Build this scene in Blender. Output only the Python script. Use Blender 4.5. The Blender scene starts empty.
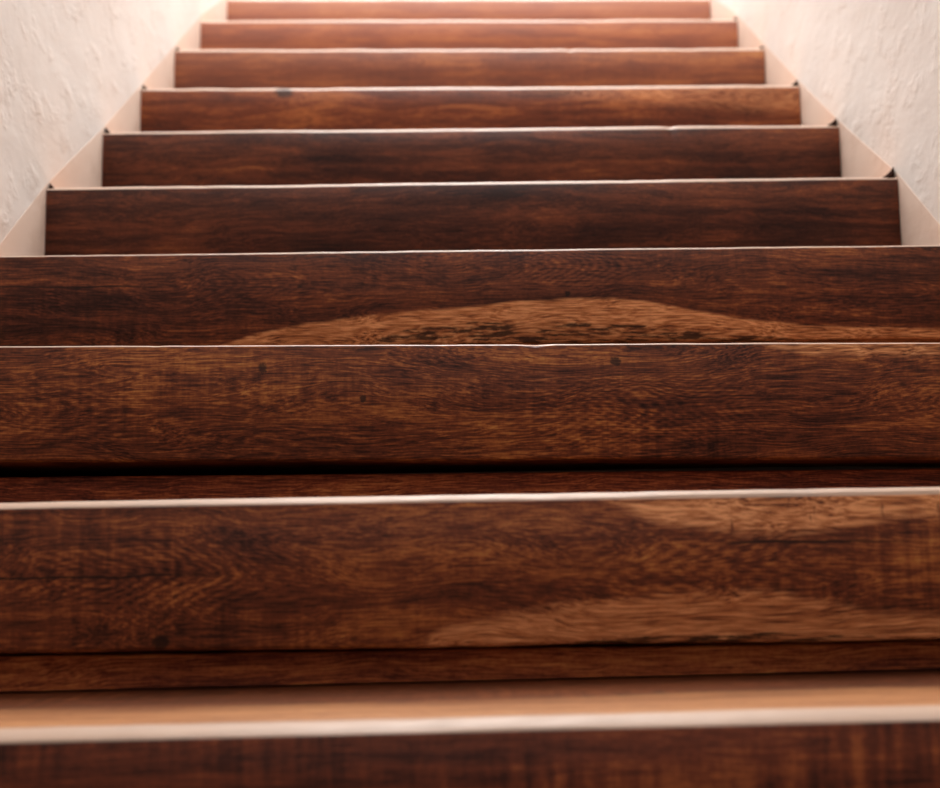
import bpy, bmesh, math, random
from mathutils import Vector, Matrix, noise
random.seed(4)
sc = bpy.context.scene
COL = sc.collection

# ------------------------------------------------------------------ measures (metres)
W = 1.20            # clear width of the flight
H = W / 2
PLANK = 0.1145      # height of the thick front of a tread
OVER = 0.034        # how far a tread overhangs the riser under it
FPX = 1250.0        # focal length in pixels of the 940 px wide frame
PITCH = math.atan((555 - 394) / FPX)
CAMZ = 0.265

# nose depth and height (left end, right end) of each tread, measured from the lowest in view
NOSES = [(0.7688, 0.1619, 0.1724), (0.956, 0.3109, 0.3107), (1.2063, 0.4772, 0.4621), (1.4568, 0.6296, 0.6231), (1.7077, 0.7907, 0.7854), (1.963, 0.9626, 0.9528), (2.1856, 1.1228, 1.1076), (2.4312, 1.3017, 1.2828), (2.6624, 1.4683, 1.4483), (2.9532, 1.6533, 1.6322)]

# ------------------------------------------------------------------ node helpers
class NT:
    def __init__(s, name):
        s.m = bpy.data.materials.new(name); s.m.use_nodes = True
        s.t = s.m.node_tree; s.t.nodes.clear()
        s.out = s.t.nodes.new('ShaderNodeOutputMaterial')
        s.b = s.t.nodes.new('ShaderNodeBsdfPrincipled')
        s.t.links.new(s.b.outputs[0], s.out.inputs['Surface'])
        s.co = s.t.nodes.new('ShaderNodeTexCoord').outputs['Object']
    def put(s, sock, v):
        if hasattr(v, 'links') or isinstance(v, bpy.types.NodeSocket): s.t.links.new(v, sock)
        else: sock.default_value = v
    def math(s, op, a, b=0.0, c=0.0, clamp=False):
        n = s.t.nodes.new('ShaderNodeMath'); n.operation = op; n.use_clamp = clamp
        s.put(n.inputs[0], a); s.put(n.inputs[1], b)
        if len(n.inputs) > 2: s.put(n.inputs[2], c)
        return n.outputs[0]
    def mapr(s, v, a, b, c=0.0, d=1.0, smooth=True):
        n = s.t.nodes.new('ShaderNodeMapRange'); n.interpolation_type = 'SMOOTHSTEP' if smooth else 'LINEAR'
        s.put(n.inputs['Value'], v); s.put(n.inputs['From Min'], a); s.put(n.inputs['From Max'], b)
        s.put(n.inputs['To Min'], c); s.put(n.inputs['To Max'], d)
        return n.outputs['Result']
    def scale(s, vec, sx, sy, sz, off=(0, 0, 0)):
        n = s.t.nodes.new('ShaderNodeMapping'); s.put(n.inputs['Vector'], vec)
        n.inputs['Scale'].default_value = (sx, sy, sz); n.inputs['Location'].default_value = off
        return n.outputs[0]
    def noise(s, vec, sc=1.0, det=2.0, rough=0.5, dist=0.0, color=False):
        n = s.t.nodes.new('ShaderNodeTexNoise'); s.put(n.inputs['Vector'], vec)
        n.inputs['Scale'].default_value = sc; n.inputs['Detail'].default_value = det
        n.inputs['Roughness'].default_value = rough; n.inputs['Distortion'].default_value = dist
        return n.outputs['Color' if color else 'Fac']
    def mix(s, f, a, b, mode='MIX'):
        n = s.t.nodes.new('ShaderNodeMix'); n.data_type = 'RGBA'; n.blend_type = mode
        s.put(n.inputs[0], f)
        for k, v in ((6, a), (7, b)):
            if isinstance(v, tuple): n.inputs[k].default_value = (*v, 1) if len(v) == 3 else v
            else: s.put(n.inputs[k], v)
        return n.outputs[2]
    def ramp(s, f, stops):
        n = s.t.nodes.new('ShaderNodeValToRGB'); s.put(n.inputs[0], f)
        e = n.color_ramp.elements
        while len(e) < len(stops): e.new(0.5)
        for k, (p, c) in enumerate(stops): e[k].position = p; e[k].color = (*c, 1)
        return n.outputs[0]
    def curve(s, v, pts):
        n = s.t.nodes.new('ShaderNodeFloatCurve'); s.put(n.inputs['Value'], v)
        c = n.mapping.curves[0]
        while len(c.points) < len(pts): c.points.new(0.5, 0.5)
        for p, (x, y) in zip(c.points, pts): p.location = (x, y)
        n.mapping.update()
        return n.outputs[0]
    def vadd(s, a, b):
        n = s.t.nodes.new('ShaderNodeVectorMath'); n.operation = 'ADD'; s.put(n.inputs[0], a); s.put(n.inputs[1], b)
        return n.outputs[0]
    def comb(s, x=0.0, y=0.0, z=0.0):
        n = s.t.nodes.new('ShaderNodeCombineXYZ')
        for k, v in enumerate((x, y, z)): s.put(n.inputs[k], v)
        return n.outputs[0]
    def xyz(s):
        n = s.t.nodes.new('ShaderNodeSeparateXYZ'); s.put(n.inputs[0], s.co); return n.outputs

def wood(name, seed, gold=0.45, red=0.0, saw=0.5, cath=0.5, pale=(), bark=None, cracks=(), knots=(), figs=(), sapwob=.010, worn_glint=.004, haze=0.0, fine=1.0, gain=1.0, rough=0.42):
    """oiled tropical hardwood. pale: (edge 'low'/'high', [(x, z)...]) sapwood bands; z in metres under the top."""
    n = NT(name)
    rs = random.Random(seed)
    off = (rs.uniform(-40, 40), rs.uniform(-40, 40), rs.uniform(-40, 40))
    X, Y, Z = n.xyz()
    # slow warp makes the grain wander
    w1 = n.noise(n.scale(n.co, 2.6, 9, 9, off), 1, 2, .5)
    w2 = n.noise(n.scale(n.co, 9, 30, 30, off), 1, 2, .5)
    warp = n.math('ADD', n.math('MULTIPLY', n.math('SUBTRACT', w1, .5), .10 * (0.4 + cath)), n.math('MULTIPLY', n.math('SUBTRACT', w2, .5), .016))
    wc = n.vadd(n.co, n.comb(0.0, warp, warp))
    # ring bands (cathedral figure)
    rings = n.noise(n.scale(wc, 1.1, 95, 95, off), 1, 3, .6)
    fineg = n.noise(n.scale(wc, 30, 620, 620, off), 1, 3, .6)
    streak = n.noise(n.scale(wc, 3.2, 60, 60, off), 1, 5, .62)
    blotch = n.noise(n.scale(n.co, 4.5, 16, 16, off), 1, 3, .55)
    sawm = n.noise(n.scale(n.co, 130, 9, 9, off), 1, 2, .6)
    sawmask = n.mapr(n.noise(n.scale(n.co, 3.5, 14, 14, (off[1], off[2], off[0])), 1, 2), .42, .62)
    fleck = n.noise(n.scale(n.co, 260, 300, 300, off), 1, 2, .6)
    v = n.math('ADD', n.math('MULTIPLY', rings, .30), n.math('MULTIPLY', fineg, .62 * fine))
    v = n.math('ADD', v, n.math('MULTIPLY', streak, .34))
    v = n.math('ADD', v, n.math('MULTIPLY', blotch, .42))
    v = n.math('ADD', v, n.math('MULTIPLY', n.math('MULTIPLY', n.math('SUBTRACT', sawm, .5), sawmask), .42 * saw))
    v = n.math('ADD', v, n.math('MULTIPLY', n.math('SUBTRACT', fleck, .5), .16))
    for (x0, z0, dx, dz, lx, lz, amp, sgn) in figs:      # nested arches where the saw cut across the rings
        ex = n.math('SUBTRACT', X, x0); ez = n.math('ADD', n.math('ADD', Z, z0), n.math('MULTIPLY', warp, .35))
        q2 = n.math('DIVIDE', ez, dz); q2 = n.math('SQRT', n.math('ADD', n.math('MULTIPLY', q2, q2), .3))
        ph = n.math('ADD', n.math('MULTIPLY', n.math('DIVIDE', ex, dx), sgn), q2)
        ph = n.math('ADD', ph, n.math('MULTIPLY', n.math('SUBTRACT', w2, .5), 4.0))
        ph = n.math('ADD', ph, n.math('MULTIPLY', n.math('SUBTRACT', w1, .5), 6.0))
        sn = n.math('SINE', n.math('MULTIPLY', ph, 2 * math.pi))
        mx = n.math('DIVIDE', n.math('SUBTRACT', ex, -sgn * lx * .8), lx); mz = n.math('DIVIDE', ez, lz)
        mk = n.mapr(n.math('ADD', n.math('MULTIPLY', mx, mx), n.math('MULTIPLY', mz, mz)), .2, 1.0, 1, 0)
        v = n.math('ADD', v, n.math('MULTIPLY', n.math('MULTIPLY', sn, mk), amp * .62))
    tot = (.30 + .62 * fine + .34 + .42) * .5
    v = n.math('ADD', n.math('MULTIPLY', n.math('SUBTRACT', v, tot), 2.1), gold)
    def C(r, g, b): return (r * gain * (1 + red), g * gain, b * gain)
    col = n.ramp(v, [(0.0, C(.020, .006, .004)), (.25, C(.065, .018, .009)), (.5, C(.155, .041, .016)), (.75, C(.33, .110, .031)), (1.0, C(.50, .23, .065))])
    if haze: col = n.mix(haze, col, (.36, .16, .115))  # veiling haze over the upper steps, mixed into the wood colour
    # pale sapwood
    u = n.mapr(X, -H, H, 0, 1, smooth=False)
    depth = n.math('SUBTRACT', 0.0, Z)            # metres under the tread surface
    wob = n.math('MULTIPLY', n.math('SUBTRACT', n.noise(n.scale(n.co, 16, 60, 60, off), 1, 4, .6), .5), sapwob)
    dd = n.math('ADD', depth, wob)
    for kind, pts, soft, amt in pale:
        cv = n.math('MULTIPLY', n.curve(u, [((x + H) / W, z / .12) for x, z in pts]), .12)
        k = n.mapr(n.math('SUBTRACT', dd, cv), -soft, soft) if kind == 'low' else n.mapr(n.math('SUBTRACT', cv, dd), -soft, soft)
        if kind == 'low': k = n.math('MULTIPLY', k, n.mapr(depth, PLANK + .004, PLANK + .002))
        sapv = n.math('ADD', n.math('MULTIPLY', fineg, .85), n.math('MULTIPLY', streak, .35))
        sap = n.ramp(sapv, [(.44, C(.10, .028, .012)), (.57, C(.48, .175, .062)), (.72, C(.86, .42, .19))])
        tick = n.mapr(n.noise(n.scale(n.co, 95, 26, 26, (off[1], 7, off[0])), 1, 3, .6), .60, .68)
        sap = n.mix(n.math('MULTIPLY', tick, .75 if kind == 'high' and saw > .5 else .12), sap, C(.07, .02, .01))
        col = n.mix(n.math('MULTIPLY', k, amt), col, sap)
    if bark:
        cv = n.math('MULTIPLY', n.curve(u, [((x + H) / W, z / .12) for x, z in bark]), .12)
        jag = n.math('MULTIPLY', n.math('SUBTRACT', n.noise(n.scale(n.co, 26, 90, 90, off), 1, 5, .7), .5), .016)
        dj = n.math('SUBTRACT', n.math('ADD', depth, jag), cv)
        k = n.mapr(dj, -.0012, .0012)
        patches = n.mapr(n.noise(n.scale(n.co, 22, 200, 200, (off[2], 3, off[0])), 1, 4, .7), .44, .54, .92, .12)
        col = n.mix(n.math('MULTIPLY', k, patches), col, (.024, .009, .005))
    # wear pales the top and arris; riser shade and edge glint are painted in
    wc_ = n.ramp(n.math('ADD', n.math('MULTIPLY', fineg, .4), n.math('MULTIPLY', streak, .6)), [(.35, (.24, .09, .035)), (.5, (.48, .20, .075)), (.7, (.62, .32, .14))])
    col = n.mix(n.mapr(n.math('ADD', depth, n.math('MULTIPLY', wob, .12)), worn_glint * 1.12, worn_glint * .8), col, n.mix(n.mapr(n.math('ADD', Y, n.math('MULTIPLY', n.math('SUBTRACT', blotch, .5), .10)), .065, .125, 0, .9), wc_, n.mix(.5, col, (.12, .035, .014))))  # darker rear of the tread stands for the riser's shadow and reflection
    col = n.mix(n.mapr(n.math('ADD', Y, n.math('MULTIPLY', n.math('SUBTRACT', streak, .5), .012)), worn_glint * 1.9, worn_glint * 2.4, 1, 0), col, n.mix(n.mapr(depth, worn_glint * .95, worn_glint * 1.1, .65, 0), col, (.62, .50, .42)))  # highlight along the bevel, painted as a near-white colour
    # dark drying cracks running with the grain: (x0, x1, z, half thickness)
    cw = n.math('MULTIPLY', n.math('SUBTRACT', n.noise(n.scale(n.co, 14, 14, 14, off), 1, 4, .6), .5), .010)
    for (x0, x1, z, th) in cracks:
        a = n.math('ABSOLUTE', n.math('SUBTRACT', n.math('ADD', depth, cw), z))
        k = n.mapr(a, th * .4, th, 1, 0)
        k = n.math('MULTIPLY', k, n.mapr(X, x0, x0 + .03)); k = n.math('MULTIPLY', k, n.mapr(X, x1 - .10, x1, 1, 0))
        col = n.mix(n.math('MULTIPLY', k, .85), col, (.010, .005, .004))
    for (x, z, rx, rz) in knots:
        ax = n.math('DIVIDE', n.math('SUBTRACT', X, x), rx); az = n.math('DIVIDE', n.math('SUBTRACT', dd, z), rz)
        r2 = n.math('ADD', n.math('MULTIPLY', ax, ax), n.math('MULTIPLY', az, az))
        r2 = n.math('ADD', r2, n.math('MULTIPLY', n.math('SUBTRACT', fleck, .5), 1.6))
        col = n.mix(n.mapr(r2, .3, 1.1, .8, 0), col, (.012, .006, .005))
    n.put(n.b.inputs['Base Color'], col)
    n.put(n.b.inputs['Roughness'], n.mapr(fineg, .3, .7, rough + .10, rough - .06))
    n.b.inputs['Specular IOR Level'].default_value = .5
    n.put(n.b.inputs['Specular IOR Level'], n.mapr(depth, worn_glint, worn_glint * 1.3, .5, .16))
    hb = n.math('ADD', n.math('MULTIPLY', fineg, .5), n.math('MULTIPLY', n.math('MULTIPLY', sawm, sawmask), .5 * saw))
    hb = n.math('ADD', hb, n.math('MULTIPLY', streak, .4))
    bp = n.t.nodes.new('ShaderNodeBump'); bp.inputs['Strength'].default_value = .35; bp.inputs['Distance'].default_value = .0012
    n.put(bp.inputs['Height'], hb); n.t.links.new(bp.outputs[0], n.b.inputs['Normal'])
    return n.m

def plaster(name, base, shade, lump=1.0):
    n = NT(name)
    a = n.noise(n.scale(n.co, 3.0, 2.2, 3.4), 1, 4, .55)
    b = n.noise(n.scale(n.co, 8, 6, 9), 1, 4, .55, .3)
    c = n.noise(n.scale(n.co, 150, 150, 150), 1, 3, .6)
    d = n.mapr(n.noise(n.scale(n.co, 9, 14, 20, (3, 5, 8)), 1, 4, .6, .2), .48, .80)
    col = n.mix(n.mapr(a, .35, .7), base, shade)
    col = n.mix(n.math('MULTIPLY', d, .28), col, (shade[0] * .86, shade[1] * .78, shade[2] * .72))
    n.put(n.b.inputs['Base Color'], col)
    n.b.inputs['Roughness'].default_value = .85
    h = n.math('ADD', n.math('MULTIPLY', b, 1.0), n.math('MULTIPLY', a, 1.6))
    h = n.math('ADD', h, n.math('MULTIPLY', c, .05))
    h = n.math('ADD', h, n.math('MULTIPLY', d, .5))
    bp = n.t.nodes.new('ShaderNodeBump'); bp.inputs['Strength'].default_value = .25 * lump; bp.inputs['Distance'].default_value = .012
    n.put(bp.inputs['Height'], h); n.t.links.new(bp.outputs[0], n.b.inputs['Normal'])
    return n.m

def flat(name, c, r=.9):
    n = NT(name)
    k = n.noise(n.scale(n.co, 12, 12, 12), 1, 4, .6)
    n.put(n.b.inputs['Base Color'], n.mix(k, tuple(v * .75 for v in c), tuple(v * 1.2 for v in c)))
    n.b.inputs['Roughness'].default_value = r
    n.b.inputs['Specular IOR Level'].default_value = .08
    return n.m

# ------------------------------------------------------------------ mesh helpers
def link(name, bm, mat, parent=None, smooth=False):
    bmesh.ops.recalc_face_normals(bm, faces=bm.faces)
    me = bpy.data.meshes.new(name); bm.to_mesh(me); bm.free()
    if mat: me.materials.append(mat)
    o = bpy.data.objects.new(name, me); COL.objects.link(o)
    if parent: o.parent = parent
    if smooth:
        for p in me.polygons: p.use_smooth = abs(p.normal.x) < .9
        try:
            me.set_sharp_from_angle(angle=math.radians(50))
        except Exception: pass
    return o

def loft(profile_at, x0, x1, nseg):
    """profile_at(x) -> closed list of (y, z); swept along x and capped."""
    bm = bmesh.new(); rows = []
    for i in range(nseg + 1):
        x = x0 + (x1 - x0) * i / nseg
        rows.append([bm.verts.new((x, y, z)) for (y, z) in profile_at(x)])
    for a, b in zip(rows, rows[1:]):
        m = len(a)
        for k in range(m): bm.faces.new((a[k], a[(k + 1) % m], b[(k + 1) % m], b[k]))
    bm.faces.new(rows[0]); bm.faces.new(rows[-1][::-1])
    return bm

def wob(x, seed, f=3.0):
    return noise.noise(Vector((x * f, seed * 3.7, seed * 1.3)))

def tread_bm(seed, depth, rad, wear=1.0, halfw=H - .001, chips=()):
    def prof(x):
        fy = .0012 * wob(x, seed, 3) * wear + .0005 * wob(x, seed + 9, 22) * wear
        tz = .0010 * wob(x, seed + 4, 2.2) * wear + .0004 * wob(x, seed + 5, 30) * wear
        by = .0013 * wob(x, seed + 7, 5) * wear + .0006 * wob(x, seed + 2, 40) * wear
        r = rad * (1 + .25 * wob(x, seed + 3, 9))
        if seed == 2: r *= 1 - .38 * min(max((x - .02) / .3, 0), 1)   # sharper towards the right-hand wall
        for (cx, cw, cd) in chips:
            t = max(0, 1 - abs(x - cx) / cw); r += cd * t * (1 + .5 * wob(x, seed + 6, 120))
        pts = []
        pts.append((fy + .004, -PLANK + by)); pts.append((fy + .001, -PLANK + .0012 + by)); pts.append((fy, -PLANK + .004 + by))
        pts.append((fy * .6, -PLANK * .5))
        for k in range(7):                                   # worn arris: a slightly convex bevel
            t = k / 6; e = math.sin(math.pi * t)
            pts.append((fy + r * 1.9 * t - .10 * r * e, tz * .8 - r + r * t + .16 * r * e))
        pts.append((.05, .0002)); pts.append((depth, 0)); pts.append((depth, -PLANK))
        return pts
    return loft(prof, -halfw, halfw, 240)

def riser_bm(seed, y, zb, slope, z1, tslope=0.0, th=.022):
    def prof(x):
        z0 = zb + slope * x
        t = z1 + tslope * x + .0009 * wob(x, seed, 4) + .0004 * wob(x, seed + 1, 35)
        f = y + .0006 * wob(x, seed + 2, 5)
        return [(f, z0), (f, t - .0015), (f + .0015, t), (y + th, t), (y + th, z0)]
    return loft(prof, -H + .001, H - .001, 160)

def nub_bm(side, h, w, seed):
    """little dark nub standing where the tread end meets the wall: a wedge with a knobbly peak"""
    bm = bmesh.new()
    bmesh.ops.create_icosphere(bm, subdivisions=3, radius=1)
    for v in bm.verts:
        c = v.co
        k = (c.x * side + 1) / 2                       # 1 at the wall end
        zz = max(0, c.z) / max(.35, math.sqrt(max(0, 1 - c.x * c.x)))
        hh = h * (.18 + .82 * k ** 1.6)
        n_ = 1 + .22 * noise.noise(Vector((c.x * 2 + seed, c.y * 2, c.z * 2)))
        xx = side * (H - .0012 - w * (1 - k) * (1 - .15 * zz))
        v.co = Vector((xx, .011 + c.y * .009 * n_, -.002 + zz * hh * n_))
    return bm

# ------------------------------------------------------------------ room
def struct(name, bm, mat):
    o = link(name, bm, mat); o['kind'] = 'structure'; return o
def box(bm, a, b):
    v = [bm.verts.new((x, y, z)) for x in (a[0], b[0]) for y in (a[1], b[1]) for z in (a[2], b[2])]
    for f in ((0, 1, 3, 2), (4, 6, 7, 5), (0, 4, 5, 1), (2, 3, 7, 6), (0, 2, 6, 4), (1, 5, 7, 3)): bm.faces.new([v[i] for i in f])

YEND = 5.2
YBEG = -1.6
WALLTOP = 3.9
def wall_bm(side):
    bm = bmesh.new()
    xw = side * (H + .0001)
    ny, nz = 150, 90
    g = {}
    for i in range(ny + 1):
        y = YBEG + (YEND - YBEG) * i / ny
        for j in range(nz + 1):
            z = WALLTOP * j / nz
            d = .5 + .5 * noise.fractal(Vector((y * 2.3, z * 1.9, 5 * side)), 1, 2, 3)
            k = 1 if side > 0 else 0
            if y < NOSES[0][0]: zl = NOSES[0][1 + k]
            else:
                zl = NOSES[-1][1 + k]
                for a, b in zip(NOSES, NOSES[1:]):
                    if a[0] <= y < b[0]: zl = a[1 + k] + (b[1 + k] - a[1 + k]) * (y - a[0]) / (b[0] - a[0])
            d = min(max(d, 0), 1) * .008 * min(max((z - zl - .03) / .15, 0), 1)
            g[i, j] = bm.verts.new((xw + side * d, y, z))
    for i in range(ny):
        for j in range(nz): bm.faces.new((g[i, j], g[i + 1, j], g[i + 1, j + 1], g[i, j + 1]))
    # thickness: outer skin and rim
    ox = side * (H + .16)
    o = {}
    rim = [(i, 0) for i in range(ny + 1)] + [(ny, j) for j in range(1, nz + 1)] + [(i, nz) for i in range(ny - 1, -1, -1)] + [(0, j) for j in range(nz - 1, 0, -1)]
    for k in rim: o[k] = bm.verts.new((ox, g[k].co.y, g[k].co.z))
    for a, b in zip(rim, rim[1:] + rim[:1]): bm.faces.new((g[a], g[b], o[b], o[a]))
    bm.faces.new([o[k] for k in rim])
    return bm
wallm = plaster('lumpy_white_plaster', (.77, .735, .705), (.71, .66, .62))
for s, nm in ((-1, 'wall_left'), (1, 'wall_right')):
    w = struct(nm, wall_bm(s), wallm)
    for p in w.data.polygons: p.use_smooth = abs(p.normal.x) > .5

# plaster band that follows the flight, its top edge touching the noses
skm = plaster('warm_skirt_plaster', (.74, .60, .51), (.68, .53, .44), .35)
def skirt_bm(side):
    bm = bmesh.new(); k = 1 if side > 0 else 0
    top = [(NOSES[0][0] - .26, NOSES[0][1 + k] - .165)] + [(d, z[0] if k == 0 else z[1]) for d, z in [(q[0], q[1:3]) for q in NOSES]]
    l = NOSES[-1]; top.append((l[0] + .25, l[1 + k] + .003)); top.append((YEND, l[1 + k] + .003))
    drop = [.06, .06, .058, .050, .036]                  # the band runs lower beside the bottom steps
    top = [(y, z + .002 - (drop[q] if q < 5 else 0)) for q, (y, z) in enumerate(top)]
    rows = []
    for y, z in top:
        rows.append([bm.verts.new((side * xx, y, zz)) for xx, zz in ((H - .0003, 0), (H - .0003, z - .0002), (H - .0001, z), (H + .0014, z), (H + .0014, 0))])
    for a, b in zip(rows, rows[1:]):
        for k in range(5): bm.faces.new((a[k], a[(k + 1) % 5], b[(k + 1) % 5], b[k]))
    bm.faces.new(rows[0]); bm.faces.new(rows[-1][::-1])
    return bm
bm = bmesh.new(); box(bm, (-H - .17, YEND, 0), (H + .17, YEND + .12, WALLTOP))
struct('wall_back', bm, wallm)
struct('baseboard_left', skirt_bm(-1), skm)
struct('baseboard_right', skirt_bm(1), skm)

# masonry core of the flight, hall floor and upper landing in one stepped mass
bm = bmesh.new()
box(bm, (-H - .6, -3.2, -.12), (H + .6, NOSES[0][0] + .12, 0))
zs = [(q[1] + q[2]) / 2 for q in NOSES]
for i, q in enumerate(NOSES):
    y0 = q[0] + .10
    y1 = NOSES[i + 1][0] + .10 if i + 1 < len(NOSES) else YEND
    box(bm, (-H + .002, y0, -.12), (H - .002, y1, zs[i] - PLANK - .004))
box(bm, (-H + .002, NOSES[-1][0] + .34, -.12), (H - .002, YEND, zs[-1] - .004))
struct('floor', bm, flat('rough_cement', (.16, .13, .11)))

# ------------------------------------------------------------------ steps
def px(n, x):   # picture column -> metres across tread n (board widths seen in the picture)
    wd = [2190, 1572, 1227, 1006, 852, 737, 659, 590, 537, 483][n]
    return (x - 469) / wd * W
M1 = .763e-3; M3 = 1.19e-3
S = [
 dict(gold=.40, red=.2, saw=1.4, fine=.6, cath=.2, gain=1.0, seed=11),
 dict(gold=.43, red=.05, saw=.75, cath=1.0, seed=22, gain=1.0, sapwob=.020,
      figs=[(px(1, 275), .058, .014, .0075, .14, .034, .075, 1), (px(1, 560), .05, .020, .0085, .13, .04, .055, -1), (px(1, 830), .05, .02, .009, .12, .03, .04, 1)],
      pale=[('low', [(-H, .125), (px(1, 380), .122), (px(1, 430), .105), (px(1, 500), .093), (px(1, 640), .081), (px(1, 740), .077), (px(1, 800), .084), (px(1, 870), .094), (H, .096)], .0065, .72),
            ('high', [(-H, -.02 + .02), (px(1, 560), 0), (px(1, 600), .008), (px(1, 680), .026), (px(1, 780), .033), (px(1, 860), .024), (px(1, 900), .020), (H, .03)], .006, .75)],
      bark=[(-H, .125), (px(1, 500), .1165), (px(1, 620), .108), (px(1, 760), .108), (px(1, 900), .112), (H, .115)],
      cracks=[(-H, px(1, 250), .058, .0014), (px(1, 700), px(1, 940), .040, .0016)], knots=[(px(1, 155), .108, .008, .006)]),
 dict(gold=.42, saw=.45, cath=.5, seed=33, fine=1.15, gain=1.0,
      figs=[(px(2, 150), .06, .016, .007, .12, .04, .05, 1), (px(2, 560), .06, .012, .006, .12, .05, .05, -1), (px(2, 690), .065, .014, .006, .12, .05, .06, 1), (px(2, 880), .06, .014, .006, .10, .04, .05, -1)],
      pale=[('high', [(-H, 0), (px(2, 740), 0), (px(2, 800), .010), (px(2, 860), .013), (H, .012)], .003, .6)],
      knots=[(px(2, 258), .024, .005, .006), (px(2, 358), .055, .004, .004), (px(2, 610), .018, .006, .005)]),
 dict(gold=.31, saw=.3, cath=.6, seed=44, gain=1.0,
      figs=[(px(3, 640), .022, .012, .006, .10, .03, .06, 1), (px(3, 330), .04, .014, .007, .12, .03, .04, 1)],
      pale=[('low', [(-H, .125), (px(3, 190), .118), (px(3, 260), .098), (px(3, 340), .083), (px(3, 450), .071), (px(3, 560), .062), (px(3, 630), .065), (px(3, 700), .081), (px(3, 760), .091), (px(3, 860), .100), (H, .102)], .0022, .9)],
      bark=[(-H, .125), (px(3, 330), .122), (px(3, 390), .099), (px(3, 450), .090), (px(3, 560), .090), (px(3, 650), .096), (px(3, 730), .108), (H, .116)],
      cracks=[(-H, px(3, 190), .040, .0014)], knots=[(px(3, 563), .056, .0035, .004), (px(3, 296), .042, .004, .003)]),
 dict(gold=.24, saw=.1, cath=.3, seed=55, gain=.95, fine=.7),
 dict(gold=.30, saw=.1, cath=.3, seed=66, gain=.95, fine=.6),
 dict(gold=.48, red=.05, saw=.2, cath=.3, seed=77, gain=1.0, fine=.5, knots=[(px(6, 283), .014, .020, .012)],
      pale=[('high', [(-H, 0), (px(6, 480), .0), (px(6, 570), .020), (px(6, 650), .036), (px(6, 740), .05), (H, .06)], .016, .35)]),
 dict(gold=.50, saw=.2, cath=.3, seed=88, gain=1.0, haze=.22, fine=.4, rough=.5),
 dict(gold=.60, red=.1, saw=.1, cath=.3, seed=99, gain=1.0, haze=.38, fine=.4, rough=.5),
 dict(gold=.66, saw=.1, cath=.2, seed=110, gain=1.0, haze=.6, fine=.4, rough=.5),
]
LABELS = [
 'nearest wooden step at the bottom edge, blurred, its honey brown top in full view',
 'second wooden step from the bottom, pale streaks along its top right and lower edge',
 'third wooden step from the bottom, evenly brown plank above the widest black gap',
 'fourth wooden step from the bottom, long lens shaped pale patch low on its front',
 'fifth wooden step from the bottom, lowest one showing both plank ends against white plaster',
 'sixth wooden step from the bottom, plain dark brown, just below the dark-smudged one',
 'seventh wooden step from the bottom, golden brown at right, dark smudge left of centre',
 'eighth wooden step from the bottom, reddish brown, third from the top edge of photo',
 'ninth wooden step from the bottom, orange brown and blurred, second from the top edge',
 'topmost visible wooden step, pale pinkish brown and blurred, at the top edge',
]
NUBS = {4: [(-1, .011, .010), (1, .019, .019)], 5: [(-1, .011, .010), (1, .015, .017)], 6: [(-1, .010, .009), (1, .013, .012)], 7: [(-1, .005, .007), (1, .005, .007)], 8: [(1, .005, .006)]}
nubm = flat('dark_nub', (.03, .011, .007), .95)
RAD = [.0072, .0054, .0016, .0026, .0060, .0078, .0094, .0112, .0125, .0125]
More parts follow.
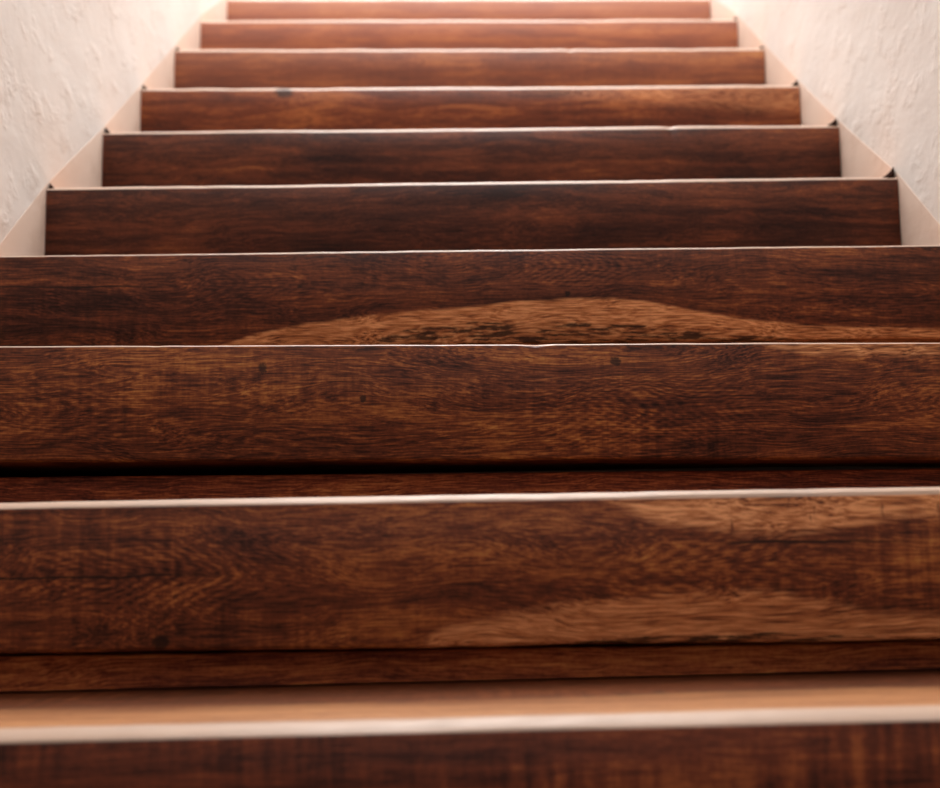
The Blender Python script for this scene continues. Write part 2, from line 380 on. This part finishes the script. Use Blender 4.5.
for i, (y, zl, zr) in enumerate(NOSES):
    zc = (zl + zr) / 2
    prev = (NOSES[i - 1][1] + NOSES[i - 1][2]) / 2 if i else 0.0
    base = prev - zc                                     # floor of this step in its own frame (top = 0)
    root = bpy.data.objects.new('wooden_step', None); COL.objects.link(root)
    root.empty_display_size = .1
    tilt = math.atan2(zr - zl, W)
    root.location = (0, y, zc); root.rotation_euler = (0, -tilt, 0)
    root['label'] = LABELS[i]; root['category'] = 'step'; root['group'] = 'wooden steps of the staircase'
    p = dict(S[i]); seed = p.pop('seed')
    mt = wood('tread_wood_%d' % i, seed, worn_glint=RAD[i], **p)
    nxt = NOSES[i + 1][0] - y if i + 1 < len(NOSES) else .25
    chips = {2: [(px(2, 530), .018, .003), (px(2, 150), .008, .001)], 5: [(px(5, 668), .012, .004)], 7: [(px(7, 570), .01, .003)]}.get(i, [])
    link('tread', tread_bm(i + 1, nxt + OVER + .045, RAD[i], 1.6 if i > 3 else 1.2, chips=chips), mt, root, smooth=True)
    q = dict(gold={1: .66, 2: .56}.get(i, .36), red=.3, rough=.6, saw=.1, cath=.1, seed=200 + i)
    sd = q.pop('seed')
    slot = {1: .004, 2: .0095}.get(i, .005)
    # risers stand on the tread below: follow its own tilt
    pt = math.atan2(NOSES[i - 1][2] - NOSES[i - 1][1], W) if i else 0
    r = link('riser', riser_bm(i + 20, OVER, base + .0016, math.tan(pt) - math.tan(tilt), -PLANK - slot, .006 if i == 2 else 0), wood('riser_wood_%d' % i, sd, **q), root)
    for (sd_, h, w) in NUBS.get(i, []):
        c = link('corner_nub', nub_bm(sd_, h, w, i + sd_ * .3), nubm, root, smooth=True)
        c['label'] = 'small dark nub at the upper corner of the step, against the plaster'

# ------------------------------------------------------------------ camera
cam = bpy.data.cameras.new('camera'); co = bpy.data.objects.new('camera', cam); COL.objects.link(co)
cam.sensor_fit = 'HORIZONTAL'; cam.sensor_width = 36; cam.lens = FPX / 940 * 36
cam.clip_start = .02
ROLL = -.016; YAW = 5 / FPX
co.matrix_world = Matrix.Translation((0, 0, CAMZ)) @ Matrix.Rotation(YAW, 4, 'Z') @ Matrix.Rotation(math.pi / 2 + PITCH, 4, 'X') @ Matrix.Rotation(ROLL, 4, 'Z')
cam.dof.use_dof = True; cam.dof.focus_distance = 1.24; cam.dof.aperture_fstop = 5.0; cam.dof.aperture_blades = 0
sc.camera = co

# ------------------------------------------------------------------ light
def area(name, loc, target, sx, sy, e, c):
    l = bpy.data.lights.new(name, 'AREA'); l.shape = 'RECTANGLE'; l.size = sx; l.size_y = sy; l.energy = e; l.color = c
    o = bpy.data.objects.new(name, l); COL.objects.link(o); o.location = loc
    o.rotation_euler = (Vector(target) - Vector(loc)).to_track_quat('-Z', 'Y').to_euler()
    return o
area('skylight_lamp', (0, 2.4, 3.7), (0, 2.3, 1.0), 1.1, 3.2, 128, (.99, .98, .97))
area('hall_fill', (0, -2.6, 2.6), (0, 1.5, .4), 1.6, 1.2, 12, (1, .93, .87))  # added fill from behind the camera, no source modelled
area('landing_rim_light', (0, 5.12, 3.15), (0, 1.5, .9), 1.0, .9, 18, (.95, .975, 1))  # added rim light for the bevels; the back wall has no window
w = bpy.data.worlds.new('world'); sc.world = w; w.use_nodes = True
w.node_tree.nodes['Background'].inputs[0].default_value = (1, .92, .86, 1)
w.node_tree.nodes['Background'].inputs[1].default_value = .35

sc.view_settings.view_transform = 'Standard'; sc.view_settings.look = 'None'
sc.view_settings.exposure = 0.0; sc.view_settings.gamma = 1.0; sc.view_settings.use_curve_mapping = False
